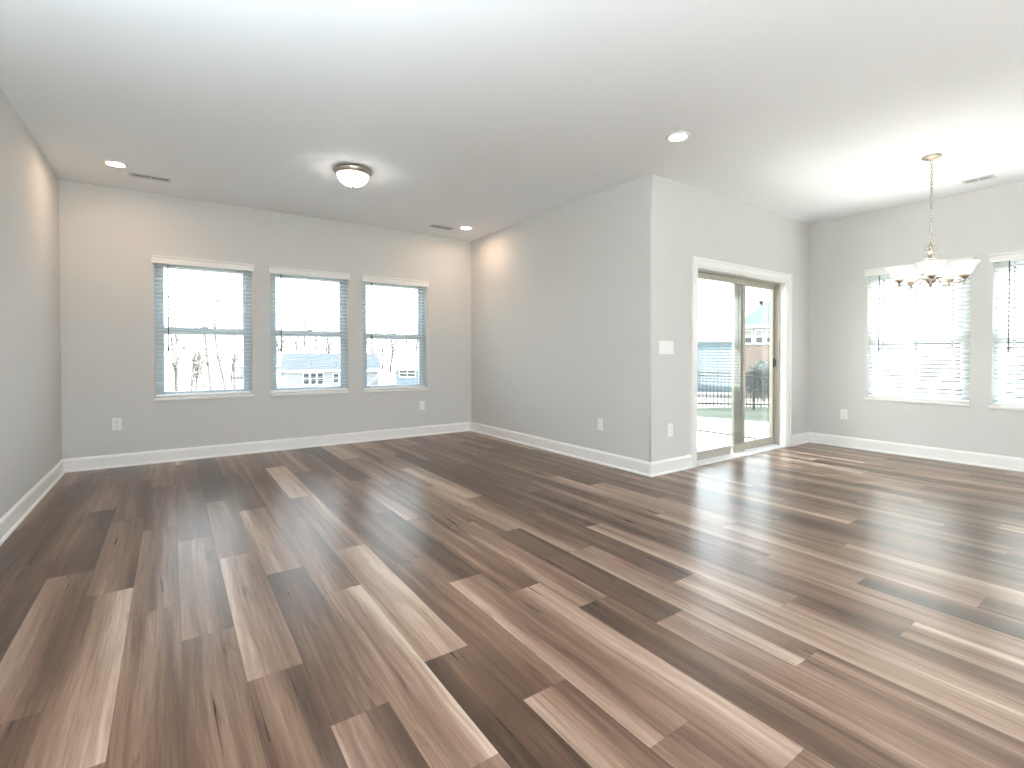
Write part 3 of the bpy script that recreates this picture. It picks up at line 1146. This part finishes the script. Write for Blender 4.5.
def house(name, centre, yaw, w_, d_, base, eave, ridge, mats, windows, label, hip=True, roof_over=.4, brick_h=0.0, extras=None, group=None):
    """a rectangular house: front faces local -y. windows: list of (u, z0, z1, width)"""
    root = thing(name, (centre[0], centre[1], base), label, 'house', group)
    cs, sn = math.cos(yaw), math.sin(yaw)

    def tf(x, y, z):
        return (centre[0] + x * cs - y * sn, centre[1] + x * sn + y * cs, z)
    bm = bmesh.new()
    box(bm, -w_ / 2, w_ / 2, 0, d_, base - .4, eave, tf=tf)
    if not hip:
        for s_ in (-1, 1):
            a = [bm.verts.new(tf(s_ * w_ / 2, 0, eave)), bm.verts.new(tf(s_ * w_ / 2, d_, eave)), bm.verts.new(tf(s_ * w_ / 2, d_ / 2, ridge))]
            bm.faces.new(a)
    obj('walls', bm, mats['wall'], root)
    o = roof_over
    bm = bmesh.new()
    e0 = [tf(-w_ / 2 - o, -o, eave), tf(w_ / 2 + o, -o, eave), tf(w_ / 2 + o, d_ + o, eave), tf(-w_ / 2 - o, d_ + o, eave)]
    hp = min(d_ / 2 + o, w_ / 2) if hip else 0
    r0, r1 = tf(-w_ / 2 - o + hp, d_ / 2, ridge), tf(w_ / 2 + o - hp, d_ / 2, ridge)
    vs = [bm.verts.new(p) for p in e0] + [bm.verts.new(r0), bm.verts.new(r1)]
    for f in ((0, 1, 5, 4), (1, 2, 5), (2, 3, 4, 5), (3, 0, 4), (3, 2, 1, 0)):
        bm.faces.new([vs[i] for i in f])
    obj('roof', bm, mats['roof'], root)
    bm = bmesh.new()
    for (xa, xb, ya, yb) in ((-w_ / 2 - o, w_ / 2 + o, -o - .03, -o), (-w_ / 2 - o, w_ / 2 + o, d_ + o, d_ + o + .03), (-w_ / 2 - o - .03, -w_ / 2 - o, -o, d_ + o), (w_ / 2 + o, w_ / 2 + o + .03, -o, d_ + o)):
        box(bm, xa, xb, ya, yb, eave - .2, eave + .04, tf=tf)
    obj('fascia', bm, M['trim'], root)
    if brick_h > 0:
        bm = bmesh.new()
        box(bm, -w_ / 2 - .05, w_ / 2 + .05, -.06, 0, base - .4, base + brick_h, tf=tf)
        box(bm, -w_ / 2 - .06, w_ / 2 + .06, -.09, 0, base + brick_h, base + brick_h + .08, tf=tf)
        obj('brick_wainscot', bm, mats['brick'], root)
    for (u, z0, z1, ww) in windows:
        bm = bmesh.new()
        pierced(bm, u - ww / 2 - .09, u + ww / 2 + .09, z0 - .09, z1 + .09, [(u - ww / 2, u + ww / 2, z0, z1)], -.07, -.005, tf)
        box(bm, u - ww / 2, u + ww / 2, -.055, -.01, (z0 + z1) / 2 - .03, (z0 + z1) / 2 + .03, tf=tf)
        wf = obj('window', bm, M['trim'], root)
        bm = bmesh.new()
        box(bm, u - ww / 2, u + ww / 2, -.03, -.012, z0, (z0 + z1) / 2, tf=tf)
        obj('pane', bm, mats['pane'], wf)
        bm = bmesh.new()
        box(bm, u - ww / 2, u + ww / 2, -.03, -.012, (z0 + z1) / 2, z1, tf=tf)
        obj('lowered_shade', bm, mats.get('shade', mats['pane']), wf)
    if extras:
        extras(root, tf)
    return root


pane_dark = mat('dark_house_pane', rgb(46, 56, 62), 0.15, var=0.1)
roof_grey = banded_material('grey_shingle_roof', rgb(38, 46, 52), rgb(31, 38, 44), 0.14, 0.2)
roof_blue = banded_material('blue_grey_shingle_roof', rgb(62, 78, 86), rgb(54, 69, 77), 0.14, 0.2)
side_white = banded_material('white_lap_siding', rgb(140, 146, 150), rgb(112, 118, 122), 0.18)
side_blue = banded_material('pale_blue_lap_siding', rgb(108, 124, 134), rgb(92, 108, 118), 0.18)
side_slate = banded_material('slate_lap_siding', rgb(98, 116, 124), rgb(84, 102, 110), 0.18)
side_dark = banded_material('grey_green_lap_siding', rgb(84, 96, 94), rgb(62, 72, 70), 0.18)
brick_pink = brick_material('pinkish_brick', rgb(150, 126, 116), rgb(136, 112, 102), rgb(150, 142, 136), 3.0)
YAW = R(-34.86)


def pipe(root, tf):
    bm = bmesh.new()
    tube(bm, [tf(-3.0, 3.2, 3.3), tf(-3.0, 3.2, 4.45)], .09, 10)
    lathe(bm, [(.09, 0), (.18, .02), (.15, .14), (0, .24)], tf(-3.0, 3.2, 4.45), 12)
    obj('vent_pipe', bm, M['fence'], root)


house('neighbour_house', (30.8, 12.96), R(-60), 8.4, 9.0, -1.45, 2.85, 6.4, dict(wall=side_blue, roof=roof_blue, pane=pane_dark, brick=brick_pink, shade=M['concrete']),
      [(-3.8, 1.78, 2.5, .34), (-3.22, 1.78, 2.5, .34), (-2.64, 1.78, 2.5, .34), (-1.2, 1.78, 2.5, .5), (1.6, 1.78, 2.5, .5)],
      'pale blue house with grey roof and brick base beyond the fence', hip=True, brick_h=3.0, extras=pipe)

house('neighbour_house', (41.2, 29.9), R(-60), 10.0, 8.0, -2.5, 2.5, 5.2, dict(wall=side_slate, roof=side_white, pane=pane_dark),
      [(-3.6, -.3, 1.0, .9), (-2.0, -.3, 1.0, .9)], 'distant slate house with pale roof, left of the brick based house')

# house beside ours: its shaded wall stands behind the tilted blinds, its shadow falls on the lawn
house('neighbour_house', (16.6, -1.0), R(-90), 15.0, 7.0, -.75, 4.9, 6.8, dict(wall=side_dark, roof=roof_grey, pane=pane_dark),
      [(-5.2, .3, 1.7, 1.0), (-1.6, .3, 1.7, 1.0), (3.4, .3, 1.7, 1.0), (-5.2, 3.0, 4.3, 1.0), (-1.6, 3.0, 4.3, 1.0), (3.4, 3.0, 4.3, 1.0)], 'grey green house next door behind the slats of the right windows', hip=True)

# lower houses behind, seen through the back windows
house('neighbour_house', (16.4, 62.5), R(-14), 11.0, 9.0, -3.7, -.9, 1.15, dict(wall=side_white, roof=roof_grey, pane=pane_dark),
      [(-3.0, -2.6, -1.25, .6), (-2.2, -2.6, -1.25, .6), (-1.4, -2.6, -1.25, .6), (.4, -2.5, -1.35, .6), (1.4, -2.5, -1.35, .6), (3.7, -2.5, -1.35, .6)],
      'white house with grey gable roof low behind the middle back window', hip=False)
house('neighbour_house', (17.0, 88.0), R(12), 12.0, 8.0, -3.7, -.8, 1.6, dict(wall=side_white, roof=roof_blue, pane=pane_dark),
      [(-2.0, -2.6, -1.3, .8), (2.0, -2.6, -1.3, .8)], 'distant house with large blue grey roof, left of the white gabled house', hip=True)
house('neighbour_house', (27.3, 57.0), R(-24), 9.0, 8.0, -3.7, -.75, 1.3, dict(wall=side_blue, roof=side_white, pane=pane_dark),
      [(-3.6, -1.75, -.95, .9), (-2.6, -1.75, -.95, .9), (-.3, -1.9, -1.0, .6), (.7, -1.9, -1.0, .6), (2.6, -1.9, -1.0, .6)],
      'pale blue house with white roof behind the back window nearest the inside corner', hip=False)


def tree_mesh(seed, h, r0, depth=4, spread=.55):
    rnd = random.Random(seed)
    bm = bmesh.new()

    def grow(p, d, length, r_, lev):
        n = 4
        pts, rad = [p], [r_]
        q, dd = p.copy(), d.copy()
        for i in range(n):
            dd = (dd + Vector((rnd.uniform(-.12, .12), rnd.uniform(-.12, .12), .03))).normalized()
            q = q + dd * (length / n)
            pts.append(q.copy()); rad.append(r_ * (1 - .5 * (i + 1) / n))
        tube(bm, pts, rad, 6 if lev == 0 else 4)
        if lev >= depth:
            return
        for k in range(3 if lev else 6):
            i = rnd.randint(2, n) if lev else min(n, 1 + k // 2 + 1)
            a = rnd.uniform(0, 2 * PI)
            o_ = dd.orthogonal().normalized()
            o_ = Matrix.Rotation(a, 3, dd) @ o_
            nd = (dd * (1 - spread * .5) + o_ * spread * rnd.uniform(.7, 1.2)).normalized()
            grow(pts[i], nd, length * rnd.uniform(.5, .68), max(rad[i] * .62, .006), lev + 1)
    grow(Vector((0, 0, -.1)), Vector((0, 0, 1)), h * .55, r0, 0)
    bmesh.ops.recalc_face_normals(bm, faces=bm.faces[:])
    me = bpy.data.meshes.new('bare_tree')
    bm.to_mesh(me); bm.free()
    return me


def tree(me, m, x, y, s, rz, label, group=None):
    if not me.materials:
        me.materials.append(m)
    o = bpy.data.objects.new('bare_tree', me)
    col.objects.link(o)
    o.location = (x, y, ground_z(x, y))
    o.scale = (s, s, s)
    o.rotation_euler = (0, 0, rz)
    return tag(o, label, 'tree', group)


tA, tB = tree_mesh(3, 7.0, .06, 3, .42), tree_mesh(8, 8.5, .075, 3, .36)
tree(tA, M['bark'], 1.42, 24.0, 1.0, 0, 'slender bare tree, left of the two nearest trunks in the leftmost back window')
tree(tB, M['bark'], 2.35, 28.5, 1.0, 1.2, 'bare tree, right of the two nearest trunks in the leftmost back window')
woods = [tree_mesh(20 + k, 11 + k, .19 + .01 * k, 3, .28) for k in range(3)]
rnd = random.Random(5)
spots = []
for n_, a0, a1, r0_, r1_, gap in ((24, -.10, .135, 44, 84, 5.2), (44, .15, .54, 100, 140, 6.6)):
    tries, got = 0, 0
    while got < n_ and tries < 4000:                     # woods beyond the open ground behind the house
        tries += 1
        a, dist = rnd.uniform(a0, a1), rnd.uniform(r0_, r1_)
        x, y = dist * math.sin(a), dist * math.cos(a)
        if any((x - p) ** 2 + (y - q) ** 2 < gap ** 2 for p, q in spots):
            continue
        spots.append((x, y))
        got += 1
for k, (x, y) in enumerate(spots):
    tree(woods[k % 3], M['bark_pale'], x, y, rnd.uniform(.5, .72) if y < 90 else rnd.uniform(.8, 1.1), rnd.uniform(0, 6), 'pale bare tree in the distant woods behind the back windows', 'distant bare trees behind the house')


def shrub(x, y, rw, h, seed, label):
    rnd = random.Random(seed)
    root = thing('shrub', (x, y, ground_z(x, y)), label, 'shrub')
    bm = bmesh.new()
    z0 = ground_z(x, y)
    for k in range(1500):
        a, e = rnd.uniform(0, 2 * PI), math.asin(rnd.uniform(-.95, 1))
        rr = rnd.uniform(.35, 1.05)
        p = Vector((x + rw * rr * math.cos(a) * math.cos(e), y + rw * rr * math.sin(a) * math.cos(e), z0 + h * .52 + h * .48 * rr * math.sin(e)))
        u = Vector((rnd.uniform(-1, 1), rnd.uniform(-1, 1), rnd.uniform(-1, 1))).normalized() * .10
        v = u.orthogonal().normalized() * .06
        bm.faces.new([bm.verts.new(p + q) for q in (u, v, -u, -v)])
    obj('foliage', bm, M['leaf'], root, recalc=False)
    bm = bmesh.new()
    for k in range(5):
        a = k * 1.26
        tube(bm, [(x, y, z0 - .05), (x + .25 * rw * math.cos(a), y + .25 * rw * math.sin(a), z0 + h * .3), (x + .6 * rw * math.cos(a), y + .6 * rw * math.sin(a), z0 + h * .7)], .03, 5)
    obj('stem', bm, M['bark'], root)


shrub(24.75, 13.1, .85, 2.05, 40, 'dark green shrub beyond the fence, in front of the brick based house')
